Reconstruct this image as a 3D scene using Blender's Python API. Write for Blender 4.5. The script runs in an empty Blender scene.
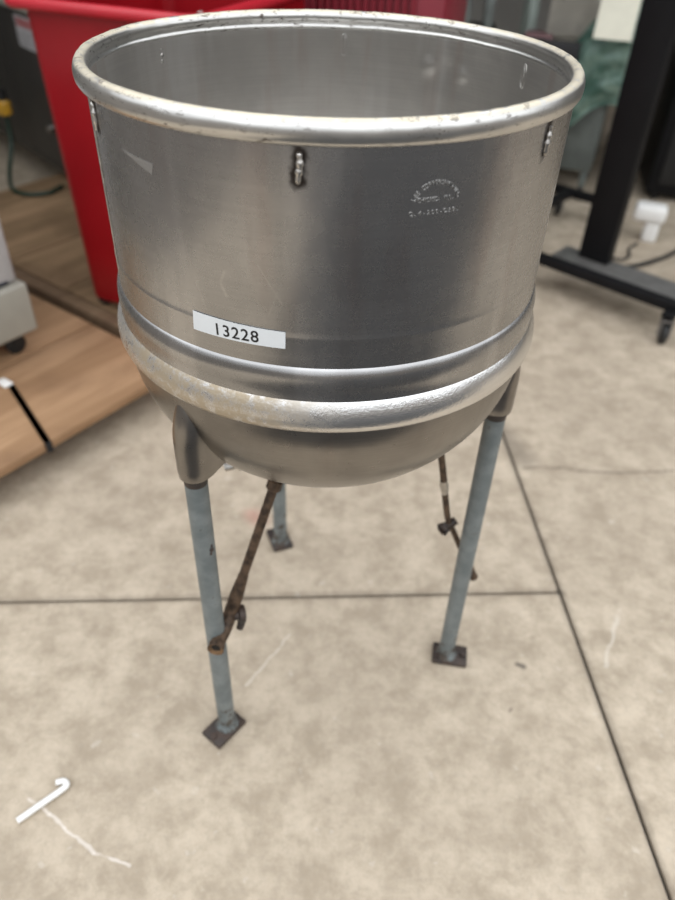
import bpy, bmesh, math, random
from mathutils import Vector, Matrix, noise
PI = math.pi
R = math.radians
scn = bpy.context.scene
COL = scn.collection
random.seed(4)

# ------------------------------------------------------------------ materials
def new_mat(name):
    m = bpy.data.materials.new(name); m.use_nodes = True
    nt = m.node_tree; b = nt.nodes['Principled BSDF']
    return m, nt, b
def nd(nt, t, **kw):
    n = nt.nodes.new(t)
    for k, v in kw.items(): setattr(n, k, v)
    return n
def math_n(nt, op, a, b=None, clamp=False):
    n = nd(nt, 'ShaderNodeMath', operation=op); n.use_clamp = clamp
    for i, v in enumerate((a, b)):
        if v is None: continue
        if isinstance(v, (int, float)): n.inputs[i].default_value = v
        else: nt.links.new(v, n.inputs[i])
    return n.outputs[0]
def vmath(nt, op, a, b=None):
    n = nd(nt, 'ShaderNodeVectorMath', operation=op)
    for i, v in enumerate((a, b)):
        if v is None: continue
        if isinstance(v, (tuple, list)): n.inputs[i].default_value = v
        else: nt.links.new(v, n.inputs[i])
    return n
def noise_n(nt, vec, scale, detail=4, rough=.55, dist=0.0):
    n = nd(nt, 'ShaderNodeTexNoise')
    n.inputs['Scale'].default_value = scale; n.inputs['Detail'].default_value = detail
    n.inputs['Roughness'].default_value = rough; n.inputs['Distortion'].default_value = dist
    nt.links.new(vec, n.inputs['Vector'])
    return n.outputs[0]
def mapped(nt, vec, scale=(1, 1, 1), loc=(0, 0, 0)):
    n = nd(nt, 'ShaderNodeMapping'); n.inputs['Scale'].default_value = scale; n.inputs['Location'].default_value = loc
    nt.links.new(vec, n.inputs['Vector']); return n.outputs[0]
def ramp(nt, fac, a, b, ca=0.0, cb=1.0):
    n = nd(nt, 'ShaderNodeMapRange'); n.interpolation_type = 'SMOOTHSTEP'
    nt.links.new(fac, n.inputs[0])
    for i, v in enumerate((a, b, ca, cb)): n.inputs[1 + i].default_value = v
    return n.outputs[0]
def mix(nt, fac, a, b):
    n = nd(nt, 'ShaderNodeMix', data_type='RGBA')
    for s, v in ((0, fac), (6, a), (7, b)):
        if isinstance(v, (int, float)): n.inputs[s].default_value = v
        elif isinstance(v, (tuple, list)): n.inputs[s].default_value = tuple(v) + (1,) * (4 - len(v))
        else: nt.links.new(v, n.inputs[s])
    return n.outputs[2]
def seg(nt, vec, a, b, w0, w1):
    """1 on the segment a-b, falling to 0 between distances w0 and w1"""
    a = Vector(a); b = Vector(b); ba = b - a
    pa = vmath(nt, 'SUBTRACT', vec, tuple(a)).outputs[0]
    d = vmath(nt, 'DOT_PRODUCT', pa, tuple(ba / max(ba.length_squared, 1e-9))).outputs['Value']
    h = math_n(nt, 'ADD', d, 0.0, clamp=True)
    s = nd(nt, 'ShaderNodeVectorMath', operation='SCALE'); s.inputs[0].default_value = tuple(ba); nt.links.new(h, s.inputs['Scale'])
    q = vmath(nt, 'SUBTRACT', pa, s.outputs[0]).outputs[0]
    l = vmath(nt, 'LENGTH', q).outputs['Value']
    return ramp(nt, l, w0, w1, 1.0, 0.0)
def obco(nt): return nd(nt, 'ShaderNodeTexCoord').outputs['Object']
def bump(nt, bsdf, h, strength, dist=.001):
    n = nd(nt, 'ShaderNodeBump'); n.inputs['Strength'].default_value = strength; n.inputs['Distance'].default_value = dist
    nt.links.new(h, n.inputs['Height']); nt.links.new(n.outputs[0], bsdf.inputs['Normal'])

def plain(name, c, rough=.5, metal=0.0, var=.12, vscale=14, bstr=0.0, spec=.5, c2=None):
    m, nt, b = new_mat(name); o = obco(nt)
    n = noise_n(nt, o, vscale, 5)
    d = c2 or tuple(x * (1 - var * 2) for x in c)
    col = mix(nt, ramp(nt, n, .35, .65), d, c)
    nt.links.new(col, b.inputs['Base Color'])
    b.inputs['Roughness'].default_value = rough; b.inputs['Metallic'].default_value = metal
    b.inputs['Specular IOR Level'].default_value = spec
    if bstr: bump(nt, b, n, bstr)
    return m

def steel(name, base, rough, aniso=.6, patches=(), tan=None, dark=(), blotch=.10, tanamt=1.0, refl_streak=0.0, zmask=None, spots=None, tancol=(.60, .51, .37), grit=0.0):
    """brushed stainless; patches = burnt weld spots, tan = limescale zone"""
    m, nt, b = new_mat(name); o = obco(nt)
    sx = nd(nt, 'ShaderNodeSeparateXYZ'); nt.links.new(o, sx.inputs[0])
    az = math_n(nt, 'ARCTAN2', sx.outputs[1], sx.outputs[0])
    cyl = nd(nt, 'ShaderNodeCombineXYZ')
    nt.links.new(math_n(nt, 'MULTIPLY', az, .31), cyl.inputs[0]); nt.links.new(sx.outputs[2], cyl.inputs[2])
    brush = noise_n(nt, mapped(nt, cyl.outputs[0], (6, 1, 500)), 1, 3, .6)
    cloud = noise_n(nt, o, 5, 5, .6, .4)
    fine = noise_n(nt, o, 60, 4, .6)
    c = mix(nt, ramp(nt, cloud, .3, .7), tuple(x * (1 - blotch) for x in base), tuple(min(1, x * (1 + blotch)) for x in base))
    c = mix(nt, math_n(nt, 'MULTIPLY', ramp(nt, brush, .3, .7), .30), c, tuple(x * .72 for x in base))
    if refl_streak:      # pale and brownish streaks down the side, painted in place of reflections
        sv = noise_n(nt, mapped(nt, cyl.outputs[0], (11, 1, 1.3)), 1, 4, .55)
        c = mix(nt, math_n(nt, 'MULTIPLY', ramp(nt, sv, .50, .70), .55 * refl_streak), c, tuple(min(1, x * 1.55) for x in base))
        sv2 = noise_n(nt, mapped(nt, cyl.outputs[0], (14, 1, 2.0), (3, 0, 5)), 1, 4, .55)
        c = mix(nt, math_n(nt, 'MULTIPLY', ramp(nt, sv2, .52, .68), .40 * refl_streak), c, (base[0] * .80, base[1] * .66, base[2] * .62))
    r = math_n(nt, 'ADD', rough - .05, math_n(nt, 'MULTIPLY', fine, .10))
    if tan:
        f = noise_n(nt, o, 55, 7, .75)
        f2 = ramp(nt, f, tan[0], tan[1])
        if len(tan) > 2:      # azimuth centre and half width (radians)
            da = math_n(nt, 'ABSOLUTE', math_n(nt, 'SUBTRACT', az, tan[2]))
            f2 = math_n(nt, 'MULTIPLY', f2, ramp(nt, da, tan[3] * .35, tan[3], 1, 0))
        if zmask: f2 = math_n(nt, 'MULTIPLY', f2, ramp(nt, sx.outputs[2], zmask[0], zmask[1]))
        f2 = math_n(nt, 'MULTIPLY', f2, tanamt)
        c = mix(nt, f2, c, tancol); r = math_n(nt, 'ADD', r, math_n(nt, 'MULTIPLY', f2, .18))
        mtl = math_n(nt, 'SUBTRACT', 1.0, math_n(nt, 'MULTIPLY', f2, .6)); nt.links.new(mtl, b.inputs['Metallic'])
    else: b.inputs['Metallic'].default_value = 1.0
    if spots:
        pn = noise_n(nt, mapped(nt, cyl.outputs[0], (60, 1, 160)), 1, 5, .7)
        am = ramp(nt, noise_n(nt, o, 3.3, 2), .42, .6)
        f4 = math_n(nt, 'MULTIPLY', math_n(nt, 'MULTIPLY', ramp(nt, pn, .56, .61), am), spots)
        c = mix(nt, f4, c, (.07, .045, .03)); r = math_n(nt, 'ADD', r, math_n(nt, 'MULTIPLY', f4, .3))
    if patches:
        wob = vmath(nt, 'SCALE', vmath(nt, 'SUBTRACT', noise_v(nt, o, 95), (.5, .5, .5)).outputs[0]); wob.inputs['Scale'].default_value = .016
        pv = vmath(nt, 'ADD', o, wob.outputs[0]).outputs[0]
        for a, bb, w0, w1, k in patches:
            f3 = math_n(nt, 'MULTIPLY', seg(nt, pv, a, bb, w0, w1), k)
            c = mix(nt, f3, c, (.035, .022, .015)); r = math_n(nt, 'ADD', r, math_n(nt, 'MULTIPLY', f3, .25))
    for a, bb, w, colr, k in dark:
        f3 = math_n(nt, 'MULTIPLY', seg(nt, o, a, bb, w * .4, w), k)
        c = mix(nt, f3, c, colr)
    nt.links.new(c, b.inputs['Base Color']); nt.links.new(r, b.inputs['Roughness'])
    b.inputs['Anisotropic'].default_value = aniso
    t = nd(nt, 'ShaderNodeTangent', direction_type='RADIAL', axis='Z'); nt.links.new(t.outputs[0], b.inputs['Tangent'])
    wav = noise_n(nt, mapped(nt, o, (1, 1, .45)), 6.5, 3, .5)
    bb_ = nd(nt, 'ShaderNodeBump'); bb_.inputs['Strength'].default_value = .5; bb_.inputs['Distance'].default_value = .006
    nt.links.new(wav, bb_.inputs['Height'])
    b2 = nd(nt, 'ShaderNodeBump'); b2.inputs['Strength'].default_value = .018; b2.inputs['Distance'].default_value = .0004
    nt.links.new(brush, b2.inputs['Height']); nt.links.new(bb_.outputs[0], b2.inputs['Normal'])
    if grit:
        b3 = nd(nt, 'ShaderNodeBump'); b3.inputs['Strength'].default_value = grit; b3.inputs['Distance'].default_value = .0007
        nt.links.new(noise_n(nt, o, 260, 3, .6), b3.inputs['Height']); nt.links.new(b2.outputs[0], b3.inputs['Normal']); b2 = b3
    nt.links.new(b2.outputs[0], b.inputs['Normal'])
    return m
def noise_v(nt, vec, scale):
    n = nd(nt, 'ShaderNodeTexNoise'); n.inputs['Scale'].default_value = scale; n.inputs['Detail'].default_value = 3
    nt.links.new(vec, n.inputs['Vector']); return n.outputs[1]

# ------------------------------------------------------------------ mesh helpers
def link(name, bm, mat, parent=None, smooth=False, ang=40):
    me = bpy.data.meshes.new(name)
    bmesh.ops.recalc_face_normals(bm, faces=bm.faces)
    bm.to_mesh(me); bm.free()
    if smooth:
        for p in me.polygons: p.use_smooth = True
        try: me.set_sharp_from_angle(angle=R(ang))
        except Exception: pass
    o = bpy.data.objects.new(name, me); COL.objects.link(o)
    if mat: me.materials.append(mat)
    if parent: o.parent = parent
    return o
def empty(name, loc=(0, 0, 0), rz=0, label=None, cat=None, group=None):
    o = bpy.data.objects.new(name, None); COL.objects.link(o); o.empty_display_size = .05
    o.location = loc; o.rotation_euler = (0, 0, rz)
    tag(o, label, cat, group); return o
def tag(o, label=None, cat=None, group=None, kind=None):
    if label: o['label'] = label
    if cat: o['category'] = cat
    if group: o['group'] = group
    if kind: o['kind'] = kind
    return o
def box(bm, x0, x1, y0, y1, z0, z1, bev=0.0, seg_=2, M=None):
    g = bmesh.ops.create_cube(bm, size=1)
    vs = g['verts']
    for v in vs:
        v.co = Vector(((x0 + x1) / 2 + v.co.x * (x1 - x0), (y0 + y1) / 2 + v.co.y * (y1 - y0), (z0 + z1) / 2 + v.co.z * (z1 - z0)))
    if bev:
        es = list({e for v in vs for e in v.link_edges})
        r = bmesh.ops.bevel(bm, geom=es, offset=bev, segments=seg_, affect='EDGES', profile=.5)
        vs = list({v for f in r['faces'] for v in f.verts} | {v for v in vs if v.is_valid})
    if M:
        for v in vs: v.co = M @ v.co
    return vs
def lathe(bm, prof, n=128, close=False, cx=0, cy=0, a0=0.0):
    rings = []
    for (r, z) in prof:
        if r < 1e-6: rings.append([bm.verts.new((cx, cy, z))]); continue
        rings.append([bm.verts.new((cx + r * math.cos(a0 + 2 * PI * i / n), cy + r * math.sin(a0 + 2 * PI * i / n), z)) for i in range(n)])
    m = len(rings)
    for k in range(m if close else m - 1):
        A = rings[k]; B = rings[(k + 1) % m]
        for i in range(n):
            j = (i + 1) % n
            if len(A) == 1 and len(B) == 1: continue
            if len(A) == 1: bm.faces.new((A[0], B[i], B[j]))
            elif len(B) == 1: bm.faces.new((A[i], A[j], B[0]))
            else: bm.faces.new((A[i], A[j], B[j], B[i]))
def tube(bm, pts, rad, n=16, cap=True, M=None):
    pts = [Vector(p) for p in pts]
    rads = rad if isinstance(rad, (list, tuple)) else [rad] * len(pts)
    t0 = (pts[1] - pts[0]).normalized()
    up = Vector((0, 0, 1)) if abs(t0.z) < .9 else Vector((1, 0, 0))
    nrm = (up - t0 * up.dot(t0)).normalized()
    rings = []
    for i, p in enumerate(pts):
        if i == 0: t = pts[1] - pts[0]
        elif i == len(pts) - 1: t = pts[-1] - pts[-2]
        else: t = (pts[i + 1] - p).normalized() + (p - pts[i - 1]).normalized()
        t = t.normalized() if t.length > 1e-9 else t0
        nrm = (nrm - t * nrm.dot(t))
        nrm = nrm.normalized() if nrm.length > 1e-6 else t.orthogonal().normalized()
        bn = t.cross(nrm)
        ring = []
        for k in range(n):
            a = 2 * PI * k / n
            co = p + (nrm * math.cos(a) + bn * math.sin(a)) * rads[i]
            ring.append(bm.verts.new(M @ co if M else co))
        rings.append(ring)
    for A, B in zip(rings, rings[1:]):
        for k in range(n): bm.faces.new((A[k], A[(k + 1) % n], B[(k + 1) % n], B[k]))
    if cap:
        bm.faces.new(list(reversed(rings[0]))); bm.faces.new(rings[-1])
def smooth_path(pts, sub=8):
    pts = [Vector(p) for p in pts]; out = []
    P = [pts[0] * 2 - pts[1]] + pts + [pts[-1] * 2 - pts[-2]]
    for i in range(1, len(P) - 2):
        for k in range(sub):
            t = k / sub; a, b, c, d = P[i - 1], P[i], P[i + 1], P[i + 2]
            out.append(.5 * ((2 * b) + (c - a) * t + (2 * a - 5 * b + 4 * c - d) * t * t + (3 * b - a - 3 * c + d) * t ** 3))
    out.append(pts[-1]); return out
def text_bm(txt, size=1.0, depth=0.0, res=3, bold=0.0):
    cu = bpy.data.curves.new('lettering', 'FONT'); cu.body = txt; cu.size = size; cu.extrude = depth; cu.offset = bold
    cu.resolution_u = res; cu.align_x = 'CENTER'; cu.align_y = 'CENTER'
    ob = bpy.data.objects.new('lettering', cu); COL.objects.link(ob)
    dg = bpy.context.evaluated_depsgraph_get(); dg.update()
    me = bpy.data.meshes.new_from_object(ob.evaluated_get(dg))
    bm = bmesh.new(); bm.from_mesh(me)
    bpy.data.objects.remove(ob); bpy.data.curves.remove(cu); bpy.data.meshes.remove(me)
    return bm
def fit_text(bm, w=None, h=None):
    xs = [v.co.x for v in bm.verts]; ys = [v.co.y for v in bm.verts]
    cx, cy = (min(xs) + max(xs)) / 2, (min(ys) + max(ys)) / 2
    sx = w / (max(xs) - min(xs)) if w else None; sy = h / (max(ys) - min(ys)) if h else None
    sx = sx or sy; sy = sy or sx
    for v in bm.verts: v.co.x = (v.co.x - cx) * sx; v.co.y = (v.co.y - cy) * sy

# ------------------------------------------------------------------ camera
CAMZ = 1.4413034; TH = R(39.479598); ROLL = R(2.140818)
cd = bpy.data.cameras.new('camera'); cam = bpy.data.objects.new('camera', cd); COL.objects.link(cam)
cd.sensor_fit = 'VERTICAL'; cd.sensor_height = 36; cd.sensor_width = 27
cd.lens = 720.336 / 900 * 36; cd.clip_start = .02
cam.matrix_world = Matrix.Translation((0, 0, CAMZ)) @ Matrix.Rotation(PI / 2 - TH, 4, 'X') @ Matrix.Rotation(ROLL, 4, 'Z')
cd.dof.use_dof = True; cd.dof.focus_distance = .90; cd.dof.aperture_fstop = 28.8 / 10.5
scn.camera = cam

# ------------------------------------------------------------------ floor and shell
FA = R(4.0); FM = Matrix.Translation((.585, 1.21, 0)) @ Matrix.Rotation(FA, 4, 'Z')
def concrete():
    m, nt, b = new_mat('worn_concrete'); o = obco(nt)
    big = noise_n(nt, o, 1.6, 6, .6, .3); mid = noise_n(nt, o, 11, 8, .72, .15); fine = noise_n(nt, o, 70, 5, .7)
    c = mix(nt, ramp(nt, mid, .32, .68), (.365, .303, .228), (.575, .492, .386))
    c = mix(nt, math_n(nt, 'MULTIPLY', ramp(nt, big, .36, .70), .40), c, (.33, .272, .208))
    c = mix(nt, math_n(nt, 'MULTIPLY', ramp(nt, fine, .45, .75), .35), c, (.30, .26, .21))
    sp = noise_n(nt, o, 26, 3, .5); c = mix(nt, math_n(nt, 'MULTIPLY', ramp(nt, sp, .66, .74), .3), c, (.66, .61, .54))
    wob = vmath(nt, 'SCALE', vmath(nt, 'SUBTRACT', noise_v(nt, o, 22), (.5, .5, .5)).outputs[0]); wob.inputs['Scale'].default_value = .022
    pv = vmath(nt, 'ADD', o, wob.outputs[0]).outputs[0]
    def S(pts, w0, w1, col, k, warp=True):
        nonlocal c
        for a, q in zip(pts, pts[1:]):
            f = math_n(nt, 'MULTIPLY', seg(nt, pv if warp else o, (*a, 0), (*q, 0), w0, w1), k)
            c = mix(nt, f, c, col)
    S([(-.576, .638), (-.531, .611), (-.491, .589), (-.423, .548), (-.353, .528)], .001, .005, (.72, .66, .60), .7)   # pale scratch
    S([(-.186, .908), (-.097, 1.047)], .001, .006, (.68, .63, .55), .45)
    S([(.644, .996), (.725, 1.159)], .001, .007, (.68, .63, .55), .5)
    S([(.58, 1.70), (.691, 1.703), (.75, 1.692), (.873, 1.689), (1.049, 1.709)], .001, .010, (.16, .13, .10), .6)      # crack
    for a_, b_, k_ in (((-2.6, .988), (.585, 1.21), .38), ((.585, 1.21), (.91, -3.44), .45), ((.585, 1.21), (.29, 5.4), .40)):
        S([a_, b_], .003, .020, (.17, .14, .11), k_)
    S([(.53, 1.90), (.585, 1.74)], .0, .07, (.20, .17, .135), .6)                                                    # stain on the joint
    S([(-.235, 1.45), (-.215, 1.43)], .0, .045, (.45, .16, .13), .4)                                                  # red paint trace
    S([(.438, .985), (.452, .980)], .001, .012, (.08, .07, .06), .8)                                                  # dark speck
    S([(.402, .87), (.404, .872)], .0, .007, (.14, .11, .09), .7)
    nt.links.new(c, b.inputs['Base Color']); b.inputs['Roughness'].default_value = .78
    b.inputs['Specular IOR Level'].default_value = .3
    bump(nt, b, fine, .25, .002); return m
MC = concrete()
MJ = plain('joint_dirt', (.05, .042, .034), .95)
bm = bmesh.new()
# slabs: joint along x' through the corner, joint along y'
FX0, FX1, FY0, FY1 = -3.2, 4.6, -3.5, 7.6
g = .0036
for (x0, x1, y0, y1) in ((FX0, -1.46 - g, FY0, -g), (-1.46 + g, -g, -.98, -g), (FX0, -g, g, 4.2 - g), (FX0, -g, 4.2 + g, FY1), (g, FX1, -.98, 4.2 - g), (g, FX1, 4.2 + g, FY1)):  # pale strip at far left, out of view, shaped for a bright reflected band
    vs = box(bm, x0, x1, y0, y1, -.12, 0, .003, 2)
bmesh.ops.transform(bm, matrix=FM, verts=bm.verts)
fl = tag(link('floor', bm, MC), kind='structure')
bm = bmesh.new(); box(bm, -1.46 + g, FX1, FY0 - 3, -.99, -.12, -.004); bmesh.ops.transform(bm, matrix=FM, verts=bm.verts)
tag(link('added_dark_yard', bm, plain('unseen_dark_ground', (.055, .053, .052), .85, 0, .15, 30, .3)), kind='structure')  # unseen dark yard, added so the kettle wall reflects dark streaks
bm = bmesh.new(); box(bm, FX0, FX1, FY0, FY1, -.2, -.010); bmesh.ops.transform(bm, matrix=FM, verts=bm.verts)
tag(link('trim_1', bm, MJ), kind='structure')

# ------------------------------------------------------------------ kettle
KX, KY = -.0277163, 1.0466582
RW = .3125
kettle = empty('steam_kettle', (KX, KY, 0), 0, 'large round stainless steel steam kettle on three grey pipe legs, standing on concrete', 'kettle')
def pol(r, deg, z): return (r * math.cos(R(deg)), r * math.sin(R(deg)), z)
LUG = (-94.3, -37.2, 24.5, 87.5, 147.5, -150.2)
patches = []
for a in LUG:
    patches.append((pol(RW, a, 1.217), pol(RW, a, 1.187), .004, .0125, .9))
scr = [(pol(RW, -123, 1.14), pol(RW, -116, 1.02), .0010, (.75, .75, .75), .12),
       (pol(RW, -103, 1.09), pol(RW, -98, 1.045), .0012, (.85, .85, .84), .13),
       (pol(RW, -101, 1.03), pol(RW, -99, 1.06), .0010, (.85, .85, .84), .12),
       (pol(RW, -110.5, 1.045), pol(RW, -111.6, 1.058), .0026, (.8, .8, .79), .15), (pol(RW, -111.6, 1.062), pol(RW, -110.6, 1.075), .0024, (.8, .8, .79), .14),
       (pol(RW, -92, 1.05), pol(RW, -87, 1.02), .0010, (.78, .78, .77), .12)]
M_wall = steel('brushed_stainless', (.42, .42, .425), .27, .78, patches, refl_streak=.8, dark=scr)
M_in = steel('stainless_inside', (.74, .725, .70), .33, .75, refl_streak=.9)
M_bowl = steel('stainless_jacket', (.285, .27, .255), .29, .7, blotch=.18, refl_streak=.4)  # base kept darker than the wall, standing in for shade under the kettle
M_bulge = steel('stainless_bead', (.78, .78, .78), .24, .3, tan=(.34, .56, R(-124), R(46)), tanamt=.80, tancol=(.39, .30, .175), grit=.5)
M_rim = steel('stainless_rim', (.64, .635, .62), .29, .2, tan=(.34, .50), tanamt=.75, zmask=(1.2435, 1.2475), spots=.85, tancol=(.70, .62, .46))
M_leg = plain('blue_grey_paint', (.145, .185, .20), .45, .1, .14, 25, .1)
def leg_mat():
    m, nt, b = new_mat('worn_leg_paint'); o = obco(nt)
    n = noise_n(nt, o, 30, 5); c = mix(nt, ramp(nt, n, .35, .7), (.125, .145, .148), (.185, .207, .207))
    sx = nd(nt, 'ShaderNodeSeparateXYZ'); nt.links.new(o, sx.inputs[0])
    rn = math_n(nt, 'ADD', noise_n(nt, o, 60, 5, .7), math_n(nt, 'MULTIPLY', ramp(nt, sx.outputs[2], 0, .16, 1, 0), .18))
    c = mix(nt, ramp(nt, rn, .62, .71), c, (.055, .042, .032))
    nt.links.new(c, b.inputs['Base Color']); b.inputs['Roughness'].default_value = .5; return m
M_leg = leg_mat()
M_plate = plain('dark_rusty_iron', (.040, .035, .033), .55, .3, .3, 40, .3, c2=(.065, .045, .036))
M_pipe = plain('rusty_brown_pipe', (.045, .030, .021), .55, .5, .3, 60, .3, c2=(.13, .085, .055))
M_hole = plain('rusty_pipe_mouth', (.20, .115, .055), .7, .2, .3, 60)
M_dark = plain('bore_shade', (.01, .008, .006), .9)  # near-black, for a disc standing in for the shade inside the pipe

# outer wall, closed with the inner wall and the inner bottom
ZR = 1.2375; rr = .0125; RM = .32194 - rr
inner = []
zi0, Di, Ri = .86, .225, .3075
outer = [(RW, 1.2290), (RW, 1.215), (RW, 1.15), (RW, 1.08), (RW, 1.012), (RW + .0001, 1.0070), (RW + .0005, 1.0045), (RW + .0006, 1.0025), (RW + .0003, .9995), (RW + .0002, .975), (RW, .94), (.309, .90)]
inn = [(.3088, 1.2250), (.3085, 1.221), (.3086, 1.15), (.3086, 1.0), (.3080, .92), (Ri, zi0)]
for k in range(1, 17):
    t = PI / 2 * k / 16; inn.append((Ri * math.cos(t) if k < 16 else 0, zi0 - Di * math.sin(t)))
bm = bmesh.new(); lathe(bm, outer, 240)
w = link('outer_wall', bm, M_wall, kettle, True); w.location.x = .0022
bm = bmesh.new(); 
# dense rings on the inside so two dents can be pressed in
dense = []
for (a, b_) in zip(inn, inn[1:]):
    n_ = max(1, int(abs(a[1] - b_[1]) / .006)) if a[1] > .9 else 1
    for k in range(n_): dense.append((a[0] + (b_[0] - a[0]) * k / n_, a[1] + (b_[1] - a[1]) * k / n_))
dense.append(inn[-1]); lathe(bm, dense, 300)
for v in bm.verts:
    a = math.degrees(math.atan2(v.co.y, v.co.x)); r = math.hypot(v.co.x, v.co.y)
    if r < .25: continue
    for (da, dz, sa, sz, dep) in ((60.0, 1.181, 2.2, .012, .0022), (55.0, 1.176, 4.0, .018, -.0012), (48.5, 1.177, 1.8, .009, .0024)):
        f = math.exp(-((a - da) / sa) ** 2 - ((v.co.z - dz) / sz) ** 2) * dep
        v.co.x *= 1 + f / r * -1; v.co.y *= 1 + f / r * -1
link('inner_wall', bm, M_in, kettle, True)
# rolled rim with a slightly irregular hand-rolled section
bm = bmesh.new()
prof = []
prof = [(.3128, 1.2222), (.3160, 1.2221), (.3190, 1.2240), (.3212, 1.2280), (.3220, 1.2335), (.3216, 1.2390), (.3200, 1.2440), (.3172, 1.2475), (.3135, 1.2488), (.3098, 1.2485), (.3068, 1.2466),
        (.3048, 1.2438), (.3040, 1.2405), (.3042, 1.2375), (.3054, 1.2345), (.3074, 1.2322), (.3086, 1.2300), (.3088, 1.2285), (.3070, 1.2272), (.3062, 1.2258), (.3068, 1.2244), (.3086, 1.2228), (.3100, 1.2222)]
lathe(bm, prof, 300, close=True)
for v in bm.verts:
    n_ = noise.noise(v.co * 14) * .0007 + noise.noise(v.co * 60) * .00035
    d = Vector((v.co.x, v.co.y, 0)).normalized(); v.co += d * n_; v.co.z += n_ * .8
link('rolled_rim', bm, M_rim, kettle, True, 80).location.y = -.002
# jacket : step ridge, bead and bowl
jp = [(.3110, .9640), (.3127, .9625), (.3148, .9590), (.3168, .9535), (.3182, .9465), (.3186, .9400), (.3181, .9335), (.3174, .9280), (.3172, .9220), (.3174, .9165)]
bead = [(.3174, .9165), (.3190, .9140), (.3220, .9080), (.3245, .9010), (.3262, .8940), (.3268, .8880), (.3264, .8820), (.3248, .8765), (.3222, .8722), (.3190, .8695), (.3150, .8680)]
Rb, z0, Db = .3145, .8680, .2630
bowl = [(Rb, z0)]
for k in range(1, 33):
    t = PI / 2 * k / 32; bowl.append((Rb * math.cos(t) ** 1.06 if k < 32 else 0, z0 - Db * math.sin(t)))
bm = bmesh.new(); lathe(bm, jp, 240); link('jacket_collar', bm, M_wall, kettle, True, 60).location.x = .0022
bm = bmesh.new(); lathe(bm, bead, 240); link('jacket_bead', bm, M_bulge, kettle, True, 60).location.x = .0022
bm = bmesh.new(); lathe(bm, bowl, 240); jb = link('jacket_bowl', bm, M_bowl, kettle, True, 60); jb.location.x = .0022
def bowl_r(z):
    s = min(1, max(0, (z0 - z) / Db)); return Rb * math.cos(math.asin(s)) ** 1.06

# weld lugs through the wall under the rim
M_weld = plain('bright_weld', (.62, .60, .57), .30, 1.0, .15, 80)
for i, a in enumerate(LUG):
    for side, rad in ((1, RW + .0012), (-1, .3085 - .0006)):
        if side < 0 and i == 4: continue
        bm = bmesh.new(); pts = []
        for k in range(12):
            t = k / 11; zz = 1.2150 - .031 * t
            pts.append(pol(rad + noise.noise(Vector((i, k * .9, side))) * .0006, a + math.sin(t * 5 + i) * .18, zz))
        rd = [(.0026 if side > 0 else .0009) * 1.6 * (.35 + .65 * math.sin(PI * min(max(k / 11, .08), .92)) ** .5) * (1 + .22 * math.sin(k * 2.1 + i)) for k in range(12)]
        tube(bm, pts, rd, 10)
        if side < 0:
            ring = [pol(.3083, a + 1.1 * math.cos(2 * PI * k / 24), 1.199 + .0165 * math.sin(2 * PI * k / 24)) for k in range(25)]
            tube(bm, ring, .0005, 6, False)
        link('lug_weld', bm, M_weld if side > 0 else M_in, kettle, True, 80).location.x = .0022 if side > 0 else 0
# vertical seam weld strip at the far left
bm = bmesh.new()
for k in range(60):
    pass
pts = [pol(RW + .0003 + .0004 * noise.noise(Vector((k * .5, 0, 0))), -153.5 - 1.8 * k / 59, 1.219 - .235 * k / 59) for k in range(60)]
tube(bm, pts, [.0013 + .0009 * max(0, 1 - k / 30) for k in range(60)], 8)
link('seam_weld', bm, M_weld, kettle, True, 80).location.x = .0022

# curved sheet on the wall
def curved_sheet(bm, corners, rad, nx=24, nz=4, th=.0003):
    """corners: (deg,z) tl, tr, br, bl"""
    def P(s, t, r):
        tl, tr, br, bl = corners
        d = (tl[0] * (1 - s) + tr[0] * s) * (1 - t) + (bl[0] * (1 - s) + br[0] * s) * t
        z = (tl[1] * (1 - s) + tr[1] * s) * (1 - t) + (bl[1] * (1 - s) + br[1] * s) * t
        return pol(r, d, z)
    F = [[bm.verts.new(P(i / nx, j / nz, rad + th)) for i in range(nx + 1)] for j in range(nz + 1)]
    B = [[bm.verts.new(P(i / nx, j / nz, rad)) for i in range(nx + 1)] for j in range(nz + 1)]
    for j in range(nz):
        for i in range(nx):
            bm.faces.new((F[j][i], F[j][i + 1], F[j + 1][i + 1], F[j + 1][i])); bm.faces.new((B[j][i], B[j + 1][i], B[j + 1][i + 1], B[j][i + 1]))
    for j in (0, nz):
        for i in range(nx): bm.faces.new((F[j][i], B[j][i], B[j][i + 1], F[j][i + 1]))
    for i in (0, nx):
        for j in range(nz): bm.faces.new((F[j][i], F[j + 1][i], B[j + 1][i], B[j][i]))
M_lab = plain('white_label_tape', (.74, .77, .79), .45, 0, .02)
M_ink = plain('black_print', (.008, .008, .009), .5, 0, .02)
bm = bmesh.new()
curved_sheet(bm, ((-119.7, 1.0135), (-97.4, 1.0103), (-97.5, .9878), (-120.0, .9876)), RW + .0009)
lab = tag(link('number_label', bm, M_lab, kettle, True, 60), 'white adhesive strip printed 13228'); lab.location.x = .0022
def wrap(bm, deg, z, rad, tilt=0.0):
    for v in bm.verts:
        x, y = v.co.x, v.co.y
        X = x * math.cos(tilt) - y * math.sin(tilt); Y = x * math.sin(tilt) + y * math.cos(tilt)
        v.co = Vector(pol(rad + v.co.z, deg + math.degrees(X / RW), z + Y))
bm = bmesh.new()
for i, ch in enumerate('13228'):
    b1 = text_bm(ch, res=6, bold=.012); fit_text(b1, None, .0158)
    for v in b1.verts: v.co.x += (i - 2) * .01235; v.co.z = 0
    me = bpy.data.meshes.new('t'); b1.to_mesh(me); b1.free(); bm.from_mesh(me); bpy.data.meshes.remove(me)
bmesh.ops.subdivide_edges(bm, edges=[e for e in bm.edges if e.calc_length() > .004], cuts=1)
wrap(bm, -108.9, .9985, RW + .00145, R(1.2))
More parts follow.
